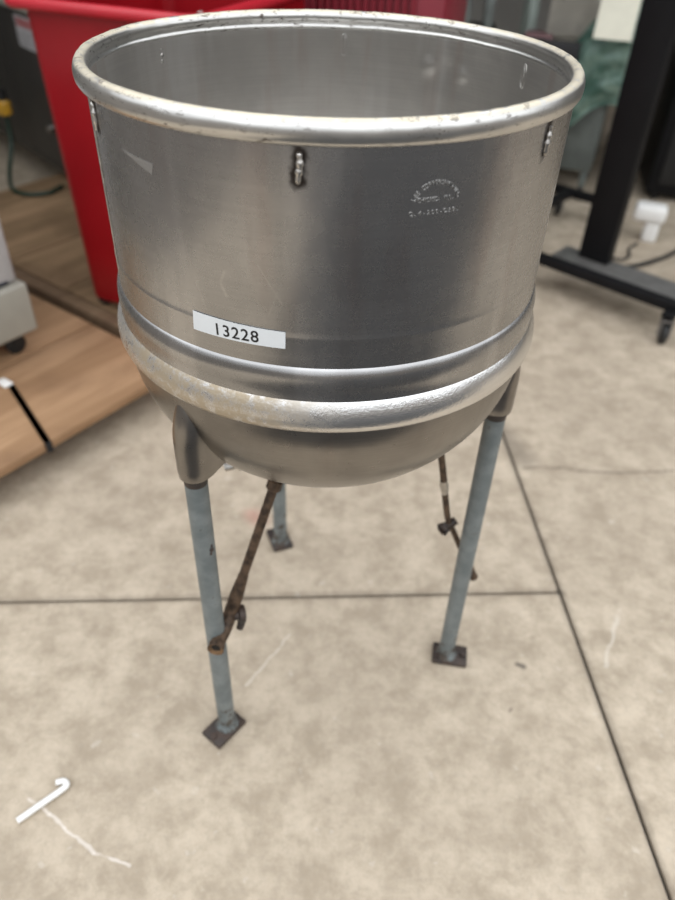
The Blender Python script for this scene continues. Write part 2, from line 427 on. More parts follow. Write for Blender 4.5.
link('printed_number', bm, M_ink, lab)
# embossed maker's stamp
M_st = plain('embossed_steel', (.66, .65, .63), .25, 1.0, .1, 90)
def stamp(txt, fn):
    bm = bmesh.new()
    for i, ch in enumerate(txt):
        if ch == ' ': continue
        b1 = text_bm(ch, .0070, .0006, 2, .00008); fn(b1, i)
        me = bpy.data.meshes.new('t'); b1.to_mesh(me); b1.free(); bm.from_mesh(me); bpy.data.meshes.remove(me)
    return bm
SD, SZ = -67.4, 1.1545
def arc_fn(n, r_, a_span, cz):
    def f(b1, i):
        t = (i / (n - 1) - .5) * a_span
        for v in b1.verts:
            x, y = v.co.x, v.co.y + r_
            X = x * math.cos(-t) - y * math.sin(-t); Y = x * math.sin(-t) + y * math.cos(-t)
            v.co = Vector(pol(RW + .00015 + v.co.z, SD + math.degrees(X / RW), cz + Y))
    return f
def row_fn(n, wid, cz, off=0):
    def f(b1, i):
        x0 = (i / (n - 1) - .5) * wid + off
        for v in b1.verts: v.co = Vector(pol(RW + .00015 + v.co.z, SD + math.degrees((v.co.x + x0) / RW), cz + v.co.y))
    return f
t1 = 'LEE COPPERSMITHING'; t2 = 'CHICAGO, ILL.'; t3 = 'Q.4-200-D39.'
st = stamp(t1, arc_fn(len(t1), .0290, R(128), SZ - .001))
for t_, wd, z_ in ((t2, .040, SZ + .0105), (t3, .056, SZ - .0035)):
    b1 = stamp(t_, row_fn(len(t_), wd, z_)); me = bpy.data.meshes.new('t'); b1.to_mesh(me); b1.free(); st.from_mesh(me); bpy.data.meshes.remove(me)
link('maker_stamp', st, M_st, kettle).location.x = .0022
# pale tape residue
M_res = steel('tape_residue', (.46, .46, .46), .5, .2)
bm = bmesh.new(); curved_sheet(bm, ((-137, 1.181), (-126.6, 1.178), (-127.2, 1.1655), (-136.4, 1.1795)), RW + .0001, th=.0002)
tag(link('tape_residue', bm, M_res, kettle, True, 60), 'pale wedge of old tape glue').location.x = .0022

# legs
LR = .3016; ZS = .716
legspec = ((-127.9, (-.0005, -.004)), (-7.9, (.006, .004)), (112.1, (-.004, .020)))
for i, (a, off) in enumerate(legspec):
    ux, uy = math.cos(R(a)), math.sin(R(a))
    px, py = LR * ux + (off[0] if i == 2 else 0), LR * uy + (off[1] if i == 2 else 0)
    bm = bmesh.new()
    tube(bm, [(px, py, z) for z in (.012, .2, .4, .6, ZS + .07)], .0178, 28)
    if i == 0:
        pass
    lg = tag(link('leg', bm, M_leg, kettle, True, 50), None)
    # floor plate with rounded corners, bolt hole boss; weld collar
    bm = bmesh.new()
    M = Matrix.Translation((px + ux * .009, py + uy * .009, 0)) @ Matrix.Rotation(R(a), 4, 'Z')
    box(bm, -.040, .040, -.027, .027, .0005, .0115, .003, 2, M)
    fp = link('foot_plate', bm, M_plate, lg, True, 30)
    bm = bmesh.new(); lathe(bm, [(.0182, .011), (.0245, .0115), (.0225, .017), (.0190, .022), (.0182, .022)], 28, cx=px, cy=py)
    link('weld_collar', bm, M_leg, lg, True, 50)
    for c_ in ([M @ Vector((.031, 0, 0))] if i != 1 else [M @ Vector((.031, 0, 0)), M @ Vector((-.028, -.012, 0))]):
        bm = bmesh.new()
        lathe(bm, [(0, .0118), (.0075, .0118), (.0082, .0135), (.0074, .0190 if i == 1 else .0150), (0, .0205 if i == 1 else .0158)], 6 if i == 1 else 16, cx=c_.x, cy=c_.y)
        link('anchor_bolt', bm, M_plate if i != 2 else M_leg, lg, True, 30)
    if i == 0:
        bm = bmesh.new(); th = R(-48)
        for (t_, zz, s_) in ((R(-38), .565, .0045), (R(-44), .556, .0030), (R(-34), .572, .0028)):
            c_ = Vector((px + .0172 * math.cos(t_), py + .0172 * math.sin(t_), zz))
            r_ = bmesh.ops.create_icosphere(bm, subdivisions=2, radius=s_)
            for v in r_['verts']: v.co = c_ + Vector((v.co.x * .9, v.co.y * .9, v.co.z * 1.3)) * (1 + .25 * noise.noise(v.co * 600))
        link('paint_chip', bm, M_plate, lg, True, 60)
    # formed sheet socket: teardrop sections merging into the bowl
    bm = bmesh.new(); rings = []
    NS = 22
    for k in range(NS + 1):
        t = k / NS; z = ZS + (.862 - ZS) * t
        ro = .0250 * (1 - .55 * max(0, (t - .45) / .55) ** 2)
        if k == 0: ro = .0192
        if k == 1: ro = .0238; z = ZS + .003
        co = LR - max(0, (t - .5)) ** 1.5 * .014       # leans in near the top
        ri = min(bowl_r(z) - .014, LR - .01)
        wi = ro + .011 * (1 - t)
        lift = .55 * (1 - t) ** 2
        ring = []
        for q in range(17):
            th = -PI / 2 + PI * q / 16
            ring.append((co + ro * math.cos(th), ro * math.sin(th), 0))
        side = []
        for q in range(1, 9):
            s = q / 8; x = co + (ri - co) * s; y = ro + (wi - ro) * s * s
            side.append((x, y, max(0, (co - .012 - x)) * lift))
        ring = [(x, -y, l) for x, y, l in reversed(side)] + ring + side
        rings.append([bm.verts.new((x * ux - y * uy, x * uy + y * ux, z + l)) for x, y, l in ring])
    for A, B in zip(rings, rings[1:]):
        for q in range(len(A) - 1): bm.faces.new((A[q], A[q + 1], B[q + 1], B[q]))
    bm.faces.new(rings[0]); bm.faces.new(list(reversed(rings[-1])))
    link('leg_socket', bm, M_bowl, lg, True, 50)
    bm = bmesh.new(); lathe(bm, [(.0179, ZS - .014), (.0186, ZS - .010), (.0188, ZS - .004), (.0202, ZS - .001), (.0190, ZS + .003)], 24, cx=px, cy=py)
    link('socket_ring', bm, M_plate, lg, True, 50)
    # weld line where socket meets bead is part of the socket

# draining pipes with cocks ----------------------------------------------------
def lp(x, y, z): return Vector((x - KX, y - KY, z))
# left one
A0 = lp(-.100, .925, .652); A1 = lp(-.1035, .912, .615); B1 = lp(-.187, .838, .352); C1 = lp(-.2075, .772, .326)
bm = bmesh.new(); tube(bm, [A0, A1, A1.lerp(B1, .5), B1], [.0085, .0085, .0085, .0085], 18)
dp = link('drain_pipe', bm, M_pipe, kettle, True, 50)
bm = bmesh.new(); d = (B1 - A1).normalized()
tube(bm, [A1 - d * .004, A1 - d * .002, A1 + d * .014, A1 + d * .016], [.011, .0135, .0135, .011], 8); link('hex_nut', bm, M_pipe, dp, True, 30)
bm = bmesh.new()
bp = smooth_path([A1.lerp(B1, .70), A1.lerp(B1, .86), B1, lp(-.1965, .816, .330), C1 + Vector((.0025, .016, .0006)), C1], 5)
d = (bp[-1] - bp[-3]).normalized(); nb = len(bp)
tube(bm, bp, [(.0095 + .0035 * min(1, i_ / 5)) if i_ < nb - 6 else (.0128 if i_ < nb - 5 else .0150) for i_ in range(nb)], 20, cap=False)
link('cock_body', bm, M_pipe, dp, True, 50)
bm = bmesh.new(); tube(bm, [C1 - d * .0005, C1 - d * .004], [.0148, .0085], 20, cap=False); tube(bm, [C1 + d * .0004, C1 - d * .0004], [.0156, .0148], 20, cap=False)
link('pipe_mouth', bm, M_hole, dp, True, 50)
bm = bmesh.new(); tube(bm, [C1 - d * .004, C1 - d * .0045], [.0086, .0084], 20); link('pipe_bore_shade', bm, M_dark, dp)
side = d.cross(Vector((0, 1, 0))).normalized()
side = Vector((.82, .25, -.05)).normalized()
P = B1 + Vector((0, -.004, -.006)); d = Vector((-.12, -.3, -.95)).normalized()
bm = bmesh.new(); tube(bm, [P + side * .006, P + side * .014, P + side * .016, P + side * .026, P + side * .028], [.010, .011, .0175, .0165, .010], 20)
tube(bm, smooth_path([P + side * .022 + d * .008, P + side * .022 + d * .022, P + side * .020 + d * .033], 4), [.0075] * 5 + [.0070] * 3 + [.0065], 12)
link('cock_plug', bm, M_plate, dp, True, 50)
# right one
A0 = lp(.150, .93, .705); A1 = lp(.1745, .955, .668); B1 = lp(.2190, 1.010, .455); C1 = lp(.3080, 1.050, .230)
Bm = lp(.243, 1.045, .380)
path = smooth_path([A0, A1, B1, Bm, C1], 6)
bm = bmesh.new(); tube(bm, path, .0062, 14)
dp2 = link('drain_pipe', bm, M_pipe, kettle, True, 50)
P = lp(.232, 1.024, .418); s2 = Vector((-.75, -.2, -.62)).normalized()
bm = bmesh.new(); tube(bm, [P + s2 * -.012, P + s2 * .008, P + s2 * .015, P + s2 * .012, P + s2 * .022, P + s2 * .027], [.0085, .008, .009, .0140, .0145, .009], 18)
link('cock_plug', bm, M_plate, dp2, True, 50)
d = (C1 - Bm).normalized()
bm = bmesh.new(); tube(bm, [C1 - d * .060, C1 - d * .055, C1 - d * .010, C1], [.0066, .0098, .0098, .0108], 14); link('pipe_end', bm, M_pipe, dp2, True, 50)
bm = bmesh.new(); tube(bm, [A1 * .55 + B1 * .45, A1 * .48 + B1 * .52, A1 * .36 + B1 * .64], [.0066, .0085, .0066], 12); link('pipe_coupling', bm, M_weld, dp2, True, 50)
# small steam fitting glimpsed behind the front left socket
bm = bmesh.new(); tube(bm, smooth_path([lp(-.150, 1.045, .645), lp(-.152, 1.044, .600), lp(-.163, 1.040, .566), lp(-.188, 1.032, .549), lp(-.212, 1.026, .543)], 5), .0085, 14)
ft = link('steam_inlet', bm, M_weld, kettle, True, 50)
bm = bmesh.new(); tube(bm, [lp(-.176, 1.036, .556), lp(-.190, 1.031, .548)], [.0145, .0145], 6); link('union_nut', bm, M_plate, ft, True, 30)

# ------------------------------------------------------------------ white hook on the floor
bm = bmesh.new()
M_wh = plain('white_plastic', (.83, .83, .81), .4, 0, .02)
h0 = Vector((-.583, .595, .0075)); h1 = Vector((-.513, .662, .0075))
pts = [h0, h0.lerp(h1, .5), h1 + Vector((-.004, -.004, 0)), h1 + Vector((.002, .006, .0)), h1 + Vector((-.006, .012, .001)), h1 + Vector((-.020, .008, .002))]
pp = smooth_path(pts, 6); tube(bm, pp, [.0062 - .0014 * max(0, i / len(pp) - .6) for i in range(len(pp))], 14)
tag(link('plastic_hook', bm, M_wh, None, True, 60), 'small white plastic hook lying on the concrete at lower left', 'hook')

# ------------------------------------------------------------------ pallets at the left
BF = R(-35.5)
def wood(name, c1, c2, c3):
    m, nt, b = new_mat(name); o = obco(nt)
    g1 = noise_n(nt, mapped(nt, o, (9, .9, 6)), 1.6, 6, .6, .6); g2 = noise_n(nt, o, 2.6, 5, .6, .3)
    c = mix(nt, ramp(nt, g1, .35, .68), c1, c2); c = mix(nt, math_n(nt, 'MULTIPLY', ramp(nt, g2, .45, .68), .6), c, c3)
    nt.links.new(c, b.inputs['Base Color']); b.inputs['Roughness'].default_value = .7; b.inputs['Specular IOR Level'].default_value = .25
    return m
M_w1 = wood('pine_deck', (.31, .185, .10), (.43, .27, .155), (.20, .115, .064))
M_w2 = wood('old_pine_deck', (.20, .130, .072), (.29, .19, .11), (.12, .075, .042))
M_w3 = wood('pallet_bearer', (.16, .10, .06), (.21, .14, .085), (.11, .07, .045))
C0 = Vector((-.517, 2.032, 0))
def pallet(name, lab, org, nboards, bw, x1, y0, y1, mats, ztop=.12, end=None):
    t = empty(name, org, BF, lab, 'pallet')
    x = x1
    for k in range(nboards):
        bm = bmesh.new(); box(bm, x - bw + .004, x - .002, y0, y1 + random.uniform(-.004, .004), ztop - .030, ztop + random.uniform(-.0015, .0015), .004, 2)
        link('deck_board', bm, mats[0], t, True, 30); x -= bw
    for yy in (y0 + .03, (y0 + y1) / 2, y1 - .11):
        bm = bmesh.new(); box(bm, x + .05, x1 - .16, yy, yy + .09, .0, ztop - .0305, .003)
        link('bearer', bm, mats[1], t, True, 30)
    return t
pallet('wooden_pallet', 'pale wooden pallet nearest the kettle, with a black strap over its edge', tuple(C0), 3, .447, 0, -1.25, -.03, (M_w1, M_w3))
t2 = pallet('wooden_pallet', 'darker wooden pallet deck behind, carrying the red bin and the dark cabinet', tuple(C0), 6, .36, .32, .08, 1.42, (M_w2, M_w3), .116)
bm = bmesh.new(); box(bm, -1.84, .32, .02, .075, .0, .112, .004); link('end_rail', bm, M_w3, t2, True, 30)
# strap
M_str = plain('black_strap', (.035, .037, .042), .45, 0, .1)
st_ = empty('packing_strap', (C0.x, C0.y, 0), BF, 'black packing strap with a white tag, laid across the pale pallet', 'strap')
bm = bmesh.new()
a = Vector((-.33, -.440, .1225)); b_ = Vector((.004, -.545, .1225)); dirv = (b_ - a).normalized(); nv = Vector((-dirv.y, dirv.x, 0)) * .0095
path = [a, a.lerp(b_, .5), b_, b_ + Vector((.003, 0, -.006)), b_ + Vector((.003, 0, -.034))]
rows = []
for p in path: rows.append([bm.verts.new(p + nv), bm.verts.new(p - nv)])
for A_, B_ in zip(rows, rows[1:]): bm.faces.new((A_[0], A_[1], B_[1], B_[0]))
bmesh.ops.solidify(bm, geom=list(bm.faces), thickness=.0015)
link('webbing', bm, M_str, st_)
bm = bmesh.new(); box(bm, -.375, -.325, -.462, -.432, .1205, .128, .002); link('tag', bm, M_wh, st_, True, 30)

# ------------------------------------------------------------------ beige machine corner on the pallet, far left
M_bg = plain('beige_grey_enamel', (.34, .33, .285), .45, 0, .05, 8)
M_navy = plain('navy_cable', (.012, .016, .035), .4)
M_rub = plain('black_rubber', (.012, .012, .012), .6)
mc = empty('beige_machine', (-1.115, 1.905, .12), BF, 'beige grey wheeled machine at the left edge standing on the pale pallet', 'machine')
bm = bmesh.new(); box(bm, -.55, 0, -.15, .20, .087, .257, .012, 3); link('base', bm, M_bg, mc, True, 30)
bm = bmesh.new(); box(bm, -.52, -.02, -.12, .185, .257, .72, .018, 3); link('column', bm, plain('light_grey_housing', (.42, .42, .42), .4, 0, .05), mc, True, 30)
for cx_, cy_ in ((-.07, -.09), (-.07, .14), (-.48, -.09), (-.48, .14)):
    bm = bmesh.new(); tube(bm, [(cx_ - .014, cy_, .034), (cx_ - .010, cy_, .034), (cx_ + .010, cy_, .034), (cx_ + .014, cy_, .034)], [.028, .034, .034, .028], 24)
    wl = link('caster', bm, M_rub, mc, True, 40)
    bm = bmesh.new(); box(bm, cx_ - .020, cx_ + .020, cy_ - .016, cy_ + .016, .066, .086, .002); box(bm, cx_ - .020, cx_ - .0165, cy_ - .014, cy_ + .014, .03, .07); box(bm, cx_ + .0165, cx_ + .020, cy_ - .014, cy_ + .014, .03, .07)
    link('caster_fork', bm, M_rub, wl, True, 30)
bm = bmesh.new(); tube(bm, smooth_path([(-.03, .15, .27), (-.03, .10, .272), (-.035, .03, .29), (-.035, -.05, .33), (-.035, -.10, .42)], 6), .011, 10)
link('cable', bm, M_navy, mc, True, 60)

# ------------------------------------------------------------------ red bin
def redm(name, c, rough=.35):
    return plain(name, c, rough, 0, .08, 3)
M_red = redm('red_plastic', (.30, .003, .008)); M_redr = redm('red_rim_highlight', (.52, .02, .035), .3); M_wine = redm('wine_red_plastic', (.20, .012, .025), .45)  # rim red is lighter, with the rolled edge's highlight put into its colour
rb = empty('red_bin', (-.965, 2.39, .118), R(-20.5), 'large bright red open bin with rolled edge, standing behind the kettle', 'bin')
L_, W_, H_ = .58, .76, .985
def bin_shell(bm, L, W, z0_, z1_, tap, th):
    def ring(z, s, off):
        # rounded rectangle, tap shrinks the base
        x0, x1, y0, y1 = s + off, L - s - off, s + off, W - s - off; rd = .045; out = []
        for (cx_, cy_, aa) in ((x1 - rd, y1 - rd, 0), (x0 + rd, y1 - rd, 90), (x0 + rd, y0 + rd, 180), (x1 - rd, y0 + rd, 270)):
            for k in range(7):
                t = R(aa + 90 * k / 6); out.append(bm.verts.new((cx_ + rd * math.cos(t), cy_ + rd * math.sin(t), z)))
        return out
    zs = [(z0_, tap + .02), (z0_ + .02, tap), (z0_ + .3, tap * .66), (z1_, 0)]
    R1 = [ring(z, s, 0) for z, s in zs]; R2 = [ring(max(z, z0_ + .012), s, th) for z, s in zs]
    for RR in (R1, R2):
        for A_, B_ in zip(RR, RR[1:]):
            n_ = len(A_)
            for k in range(n_): bm.faces.new((A_[k], A_[(k + 1) % n_], B_[(k + 1) % n_], B_[k]))
    bm.faces.new(R1[0]); bm.faces.new(R2[0])
    A_, B_ = R1[-1], R2[-1]
    for k in range(len(A_)): bm.faces.new((A_[k], A_[(k + 1) % len(A_)], B_[(k + 1) % len(A_)], B_[k]))
bm = bmesh.new(); bin_shell(bm, L_, W_, .020, H_, .022, .008); link('tub', bm, M_red, rb, True, 40)
bm = bmesh.new(); rd = .03; loop = []
for (cx_, cy_, aa) in ((L_ - rd + .01, W_ - rd + .01, 0), (rd - .01, W_ - rd + .01, 90), (rd - .01, rd - .01, 180), (L_ - rd + .01, rd - .01, 270)):
    for k in range(7):
        t = R(aa + 90 * k / 6); loop.append((cx_ + rd * math.cos(t) * 1.6, cy_ + rd * math.sin(t) * 1.6, H_ - .006))
loop.append(loop[0]); loop.append(loop[1]); tube(bm, loop, .0165, 14, False); link('rolled_edge', bm, M_redr, rb, True, 60)
for (x_, y_) in ((.06, .06), (L_ - .06, .06), (.06, W_ - .06), (L_ - .06, W_ - .06)):
    bm = bmesh.new(); tube(bm, [(x_ - .02, y_, .026), (x_ - .014, y_, .026), (x_ + .014, y_, .026), (x_ + .02, y_, .026)], [.020, .026, .026, .020], 20)
    link('wheel', bm, M_rub, rb, True, 40)
for x_ in (.152, .228):
    bm = bmesh.new(); tube(bm, [(x_, W_ - .009, .860), (x_, W_ - .016, .860), (x_, W_ - .024, .860)], [.014, .014, .006], 14); link('rivet', bm, M_weld, rb, True, 50)
# wine red louvred crate behind
rc = empty('louvred_red_crate', (-.20, 3.06, .118), R(-20.5), 'dark red crate with upright slots, just behind the bright red bin', 'crate')
bm = bmesh.new(); box(bm, 0, .54, .02, .36, 0, 1.03, .012, 2); link('shell', bm, M_wine, rc, True, 30)
for k in range(14):
    bm = bmesh.new(); box(bm, .045 + k * .029, .060 + k * .029, 0, .025, .06, 1.00, .004, 1); link('slat', bm, M_wine, rc, True, 30)

# ------------------------------------------------------------------ dark cabinet far left
M_cab = plain('dark_grey_enamel', (.035, .033, .030), .45, .1, .08, 6)
cb = empty('dark_cabinet', (-1.28, 3.50, .118), R(-48), 'dark grey steel cabinet with a warning label and beige top, far left', 'cabinet')
bm = bmesh.new(); box(bm, -1.5, .02, 0, .45, .05, .744, .006); link('body', bm, M_cab, cb, True, 30)
bm = bmesh.new(); box(bm, -1.52, .03, -.03, .47, .745, .785, .008); link('worktop', bm, M_bg, cb, True, 30)
bm = bmesh.new(); box(bm, -1.48, .0, .02, .42, .786, .82, 0); link('recess', bm, M_cab, cb, True, 30)
bm = bmesh.new(); box(bm, -1.51, .02, -.015, .45, .821, 1.02, .012); link('upper_housing', bm, M_bg, cb, True, 30)
bm = bmesh.new(); box(bm, -.66, -.005, -.008, .0, .10, .73, .003); dr = link('door', bm, M_cab, cb, True, 30)
for x_ in (-1.4, -.04):
    for y_ in (.05, .40):
        bm = bmesh.new(); tube(bm, [(x_, y_, 0), (x_, y_, .008), (x_, y_, .052)], [.024, .024, .012], 16); link('foot', bm, M_bg, cb, True, 30)
LX = -.30
bm = bmesh.new(); box(bm, LX - .125, LX + .115, -.0095, -.0082, .590, .722, 0); lb = link('warning_label', bm, plain('label_white', (.50, .50, .52), .5, 0, .05), dr)
bm = bmesh.new(); box(bm, LX - .11, LX + .10, -.0105, -.0096, .676, .712, 0)
link('label_stripe', bm, plain('label_red', (.45, .16, .17), .5, 0, .1), lb)
bm = bmesh.new()
for k in range(5): box(bm, LX - .11, LX + .09 - (k % 2) * .02, -.0104, -.0097, .602 + k * .013, .606 + k * .013)
link('label_lines', bm, plain('label_grey', (.22, .22, .24), .5), lb)
bm = bmesh.new(); tube(bm, [(-.24, -.007, .26), (-.24, -.028, .26), (-.24, -.034, .26)], [.018, .018, .010], 14); link('knob', bm, M_weld, dr, True, 40)
# yellow plug, hose
hz = empty('green_hose', (-1.60, 3.56, .118), BF, 'dark green hose looping over the darker pallet below the cabinet', 'hose')
bm = bmesh.new(); tube(bm, smooth_path([(-.22, .12, .30), (-.20, .10, .16), (-.14, .02, .06), (-.02, -.06, .018), (.09, -.06, .013), (.16, .02, .013), (.13, .12, .013)], 8), .0105, 12)
link('hose_line', bm, plain('dark_green_hose', (.012, .035, .022), .4), hz, True, 60)
bm = bmesh.new(); tube(bm, [(-.22, .12, .36), (-.22, .12, .34), (-.22, .12, .29), (-.22, .12, .28)], [.02, .034, .034, .018], 8)
tag(link('coupling', bm, plain('yellow_plastic', (.60, .33, .03), .4), hz, True, 30), 'yellow hose coupling')
bm = bmesh.new(); tube(bm, [(-.22, .12, .40), (-.22, .12, .35)], [.024, .024], 12); link('valve_cap', bm, M_rub, hz, True, 30)
# ------------------------------------------------------------------ rolling stand at the right
M_blk = plain('black_powder_coat', (.006, .006, .007), .6, 0, .1, 10, spec=.2)
BR = R(-42)
sd = empty('rolling_stand', (1.068, 2.920, 0), BR, 'tall black steel stand on casters at the right edge', 'stand')
# local: x' along base beam (towards the camera right), y' away
def casterm(parent, x, y, rad=.043, tilt=30):
    M = Matrix.Translation((x, y, 0)) @ Matrix.Rotation(R(tilt), 4, 'Z')
    bm = bmesh.new(); tube(bm, [(-.012, 0, rad), (-.009, 0, rad), (.009, 0, rad), (.012, 0, rad)], [rad - .006, rad, rad, rad - .006], 24, M=M)
    wl = link('caster', bm, M_rub, parent, True, 40)
    bm = bmesh.new(); box(bm, -.022, -.0145, -.02, .02, rad - .012, .100, .002, 1, M); box(bm, .0145, .022, -.02, .02, rad - .012, .100, .002, 1, M); box(bm, -.022, .022, -.02, .02, .096, .104, 0, 1, M)
    link('caster_fork', bm, plain('zinc_plate', (.25, .25, .26), .35, .8), wl, True, 30)
    bm = bmesh.new(); tube(bm, [M @ Vector((-.0135, 0, rad)), M @ Vector((.0135, 0, rad))], .012, 12); link('hub', bm, bpy.data.materials['zinc_plate'], wl, True, 30)
    bm = bmesh.new(); tube(bm, [(x, y, .100), (x, y, .122)], .010, 10); link('stem', bm, M_blk, wl, True, 30)
bm = bmesh.new(); box(bm, -.55, .50, -.165, -.120, .115, .155, .003); link('base_beam', bm, M_blk, sd, True, 30)
bm = bmesh.new(); box(bm, -.60, -.20, .66, .71, .115, .150, .003); link('base_beam', bm, M_blk, sd, True, 30)
bm = bmesh.new(); box(bm, -.52, -.47, -.1195, .6595, .1155, .1495, .003); link('cross_beam', bm, M_blk, sd, True, 30)
bm = bmesh.new(); box(bm, -.16, .42, -.1195, .055, .128, .140, .002); link('base_plate', bm, plain('worn_grey_steel', (.24, .235, .225), .4, .5, .1, 20), sd, True, 30)
bm = bmesh.new(); box(bm, -.072, .062, -.016, .040, .141, 1.85, .004); link('post', bm, M_blk, sd, True, 30)
bm = bmesh.new(); box(bm, -.25, .25, -.03, .03, 1.851, 1.90, .004); link('top_bracket', bm, M_blk, sd, True, 30)
for (x_, y_) in ((.425, -.195), (-.50, -.14), (-.545, .685), (-.26, .685)): casterm(sd, x_, y_)
bm = bmesh.new(); box(bm, .40, .45, -.22, -.1655, .118, .130, .002); link('caster_bracket', bm, M_blk, sd, True, 30)

# white adapter block and its lead on the floor
ad = empty('power_adapter', (1.50, 3.50, 0), R(-20), 'white plastic power block standing behind the black post', 'adapter')
bm = bmesh.new(); box(bm, -.085, .065, -.05, .05, .10, .18, .022, 3); link('housing', bm, M_wh, ad, True, 40)
bm = bmesh.new(); box(bm, -.02, .05, -.035, .035, .0, .105, .014, 3); link('pedestal', bm, M_wh, ad, True, 40)
bm = bmesh.new()
pp = smooth_path([(2.15, 3.92, .012), (1.85, 3.66, .012), (1.62, 3.36, .012), (1.42, 3.20, .012), (1.26, 3.14, .012), (1.16, 3.22, .012)], 8)
tube(bm, pp, .010, 10)
tag(link('power_cable', bm, M_rub, None, True, 60), 'thick black cable on the floor running from the post to the right edge', 'cable')
bm = bmesh.new()
pp = smooth_path([(1.44, 3.43, .01), (1.38, 3.36, .007), (1.36, 3.28, .007), (1.30, 3.24, .007), (1.22, 3.30, .007)], 8)
tube(bm, pp, .006, 8)
tag(link('power_cable', bm, M_rub, None, True, 60), 'thin dark cable curling on the floor below the white power block', 'cable')
# black equipment box right edge
be = empty('black_equipment_case', (1.66, 4.05, 0), R(-12), 'black equipment case standing at the right edge behind the black post', 'case')
bm = bmesh.new(); box(bm, 0, .8, 0, .5, .04, .95, .012, 2); link('shell', bm, M_blk, be, True, 30)
bm = bmesh.new(); box(bm, .05, .75, -.012, -.001, .10, .60, .004); link('front_panel', bm, M_rub, be, True, 30)
for x_ in (.06, .74):
    for y_ in (.06, .44):
        bm = bmesh.new(); tube(bm, [(x_, y_, 0), (x_, y_, .039)], .02, 12); link('foot', bm, M_rub, be, True, 30)
bm = bmesh.new(); tube(bm, smooth_path([(.10, -.02, .55), (.04, -.06, .66), (.0, -.05, .78), (.05, -.02, .86)], 6), .008, 8); link('cable', bm, plain('grey_cable', (.10, .10, .10), .5), be, True, 60)

# ------------------------------------------------------------------ clutter behind the rim, right of centre
M_gs = plain('grey_green_steel', (.16, .18, .17), .45, .3, .15, 8)
M_gl = plain('pale_green_steel', (.40, .47, .43), .45, .2, .12, 8)
wb = empty('steel_workbench', (.36, 4.30, 0), R(-8), 'dark grey steel workbench with pale legs, behind the kettle rim', 'workbench')
bm = bmesh.new(); box(bm, 0, .60, 0, .60, 1.02, 1.06, .004); link('bench_top', bm, M_gs, wb, True, 30)
for x_ in (.02, .19, .31, .53):
    for y_ in (.02, .53):
        bm = bmesh.new(); box(bm, x_, x_ + .045, y_, y_ + .045, 0, 1.019, .003); link('leg', bm, M_gl if x_ in (.02, .53) else M_gs, wb, True, 30)
bm = bmesh.new(); box(bm, .066, .529, .03, .57, .50, .53, .003); link('shelf', bm, M_cab, wb, True, 30)
M_dk = plain('dark_motor_housing', (.02, .02, .022), .4, .3, .1, 9)
mo = empty('motor', (.62, 4.46, .527), R(-8), 'dark electric motor sitting on the lower shelf of the workbench', 'motor')
bm = bmesh.new(); tube(bm, [(-.12, .1, .13), (-.11, .1, .13), (.14, .1, .13), (.16, .1, .13)], [.08, .105, .105, .07], 28); mh = link('housing', bm, M_dk, mo, True, 40)
bm = bmesh.new(); box(bm, -.10, .12, .02, .18, 0, .035, .004); link('foot_plate', bm, M_dk, mo, True, 30)
bm = bmesh.new(); tube(bm, [(.15, .1, .13), (.21, .1, .13)], .018, 14); link('shaft', bm, M_weld, mo, True, 40)
bm = bmesh.new(); box(bm, -.04, .05, -.03, .03, .15, .23, .006); link('terminal_box', bm, M_gs, mo, True, 30)

# beige feeder machine wrapped in green film
fm = empty('wrapped_machine', (.97, 4.06, 0), R(-20), 'beige machine with a slanted hopper, partly wrapped in green plastic film', 'machine')
M_bei = plain('beige_enamel', (.62, .59, .52), .5, 0, .12, 8)
M_pink = plain('dusty_pink_panel', (.19, .10, .105), .5, 0, .1, 8)
bm = bmesh.new(); box(bm, .02, .34, .05, .45, .16, .50, .01); link('cabinet', bm, M_gs, fm, True, 30)
bm = bmesh.new()
q = [(-.02, -.02), (.40, -.02), (.40, .46), (-.02, .46)]; q2 = [(.08, .08), (.26, .08), (.26, .32), (.08, .32)]
top = [bm.verts.new((x, y, .80)) for x, y in q]; bot = [bm.verts.new((x, y, .56)) for x, y in q2]
rim_ = [bm.verts.new((x, y, 1.06)) for x, y in q]
for k in range(4): bm.faces.new((rim_[k], rim_[(k + 1) % 4], top[(k + 1) % 4], top[k]))
for k in range(4): bm.faces.new((top[k], top[(k + 1) % 4], bot[(k + 1) % 4], bot[k]))
bmesh.ops.solidify(bm, geom=list(bm.faces), thickness=.004)
link('hopper', bm, M_bei, fm, True, 20)
bm = bmesh.new(); box(bm, -.12, .02, -.06, .06, .70, .80, .008); box(bm, -.12, -.05, -.05, .05, .56, .70, .004); link('drive_box', bm, M_pink, fm, True, 30)
bm = bmesh.new(); box(bm, -.08, .17, -.20, -.15, .64, .80, .006); box(bm, -.04, .00, -.155, .06, .66, .70, .003); link('guard', bm, M_dk, fm, True, 30)
for (x_, y_) in ((.04, .08), (.31, .08), (.04, .42), (.31, .42)):
    bm = bmesh.new(); box(bm, x_ - .018, x_ + .018, y_ - .018, y_ + .018, .075, .16, .002); lg = link('leg', bm, M_gs, fm, True, 30)
    bm = bmesh.new(); tube(bm, [(x_ - .012, y_, .038), (x_ + .012, y_, .038)], .036, 20); link('caster', bm, M_rub, lg, True, 40)
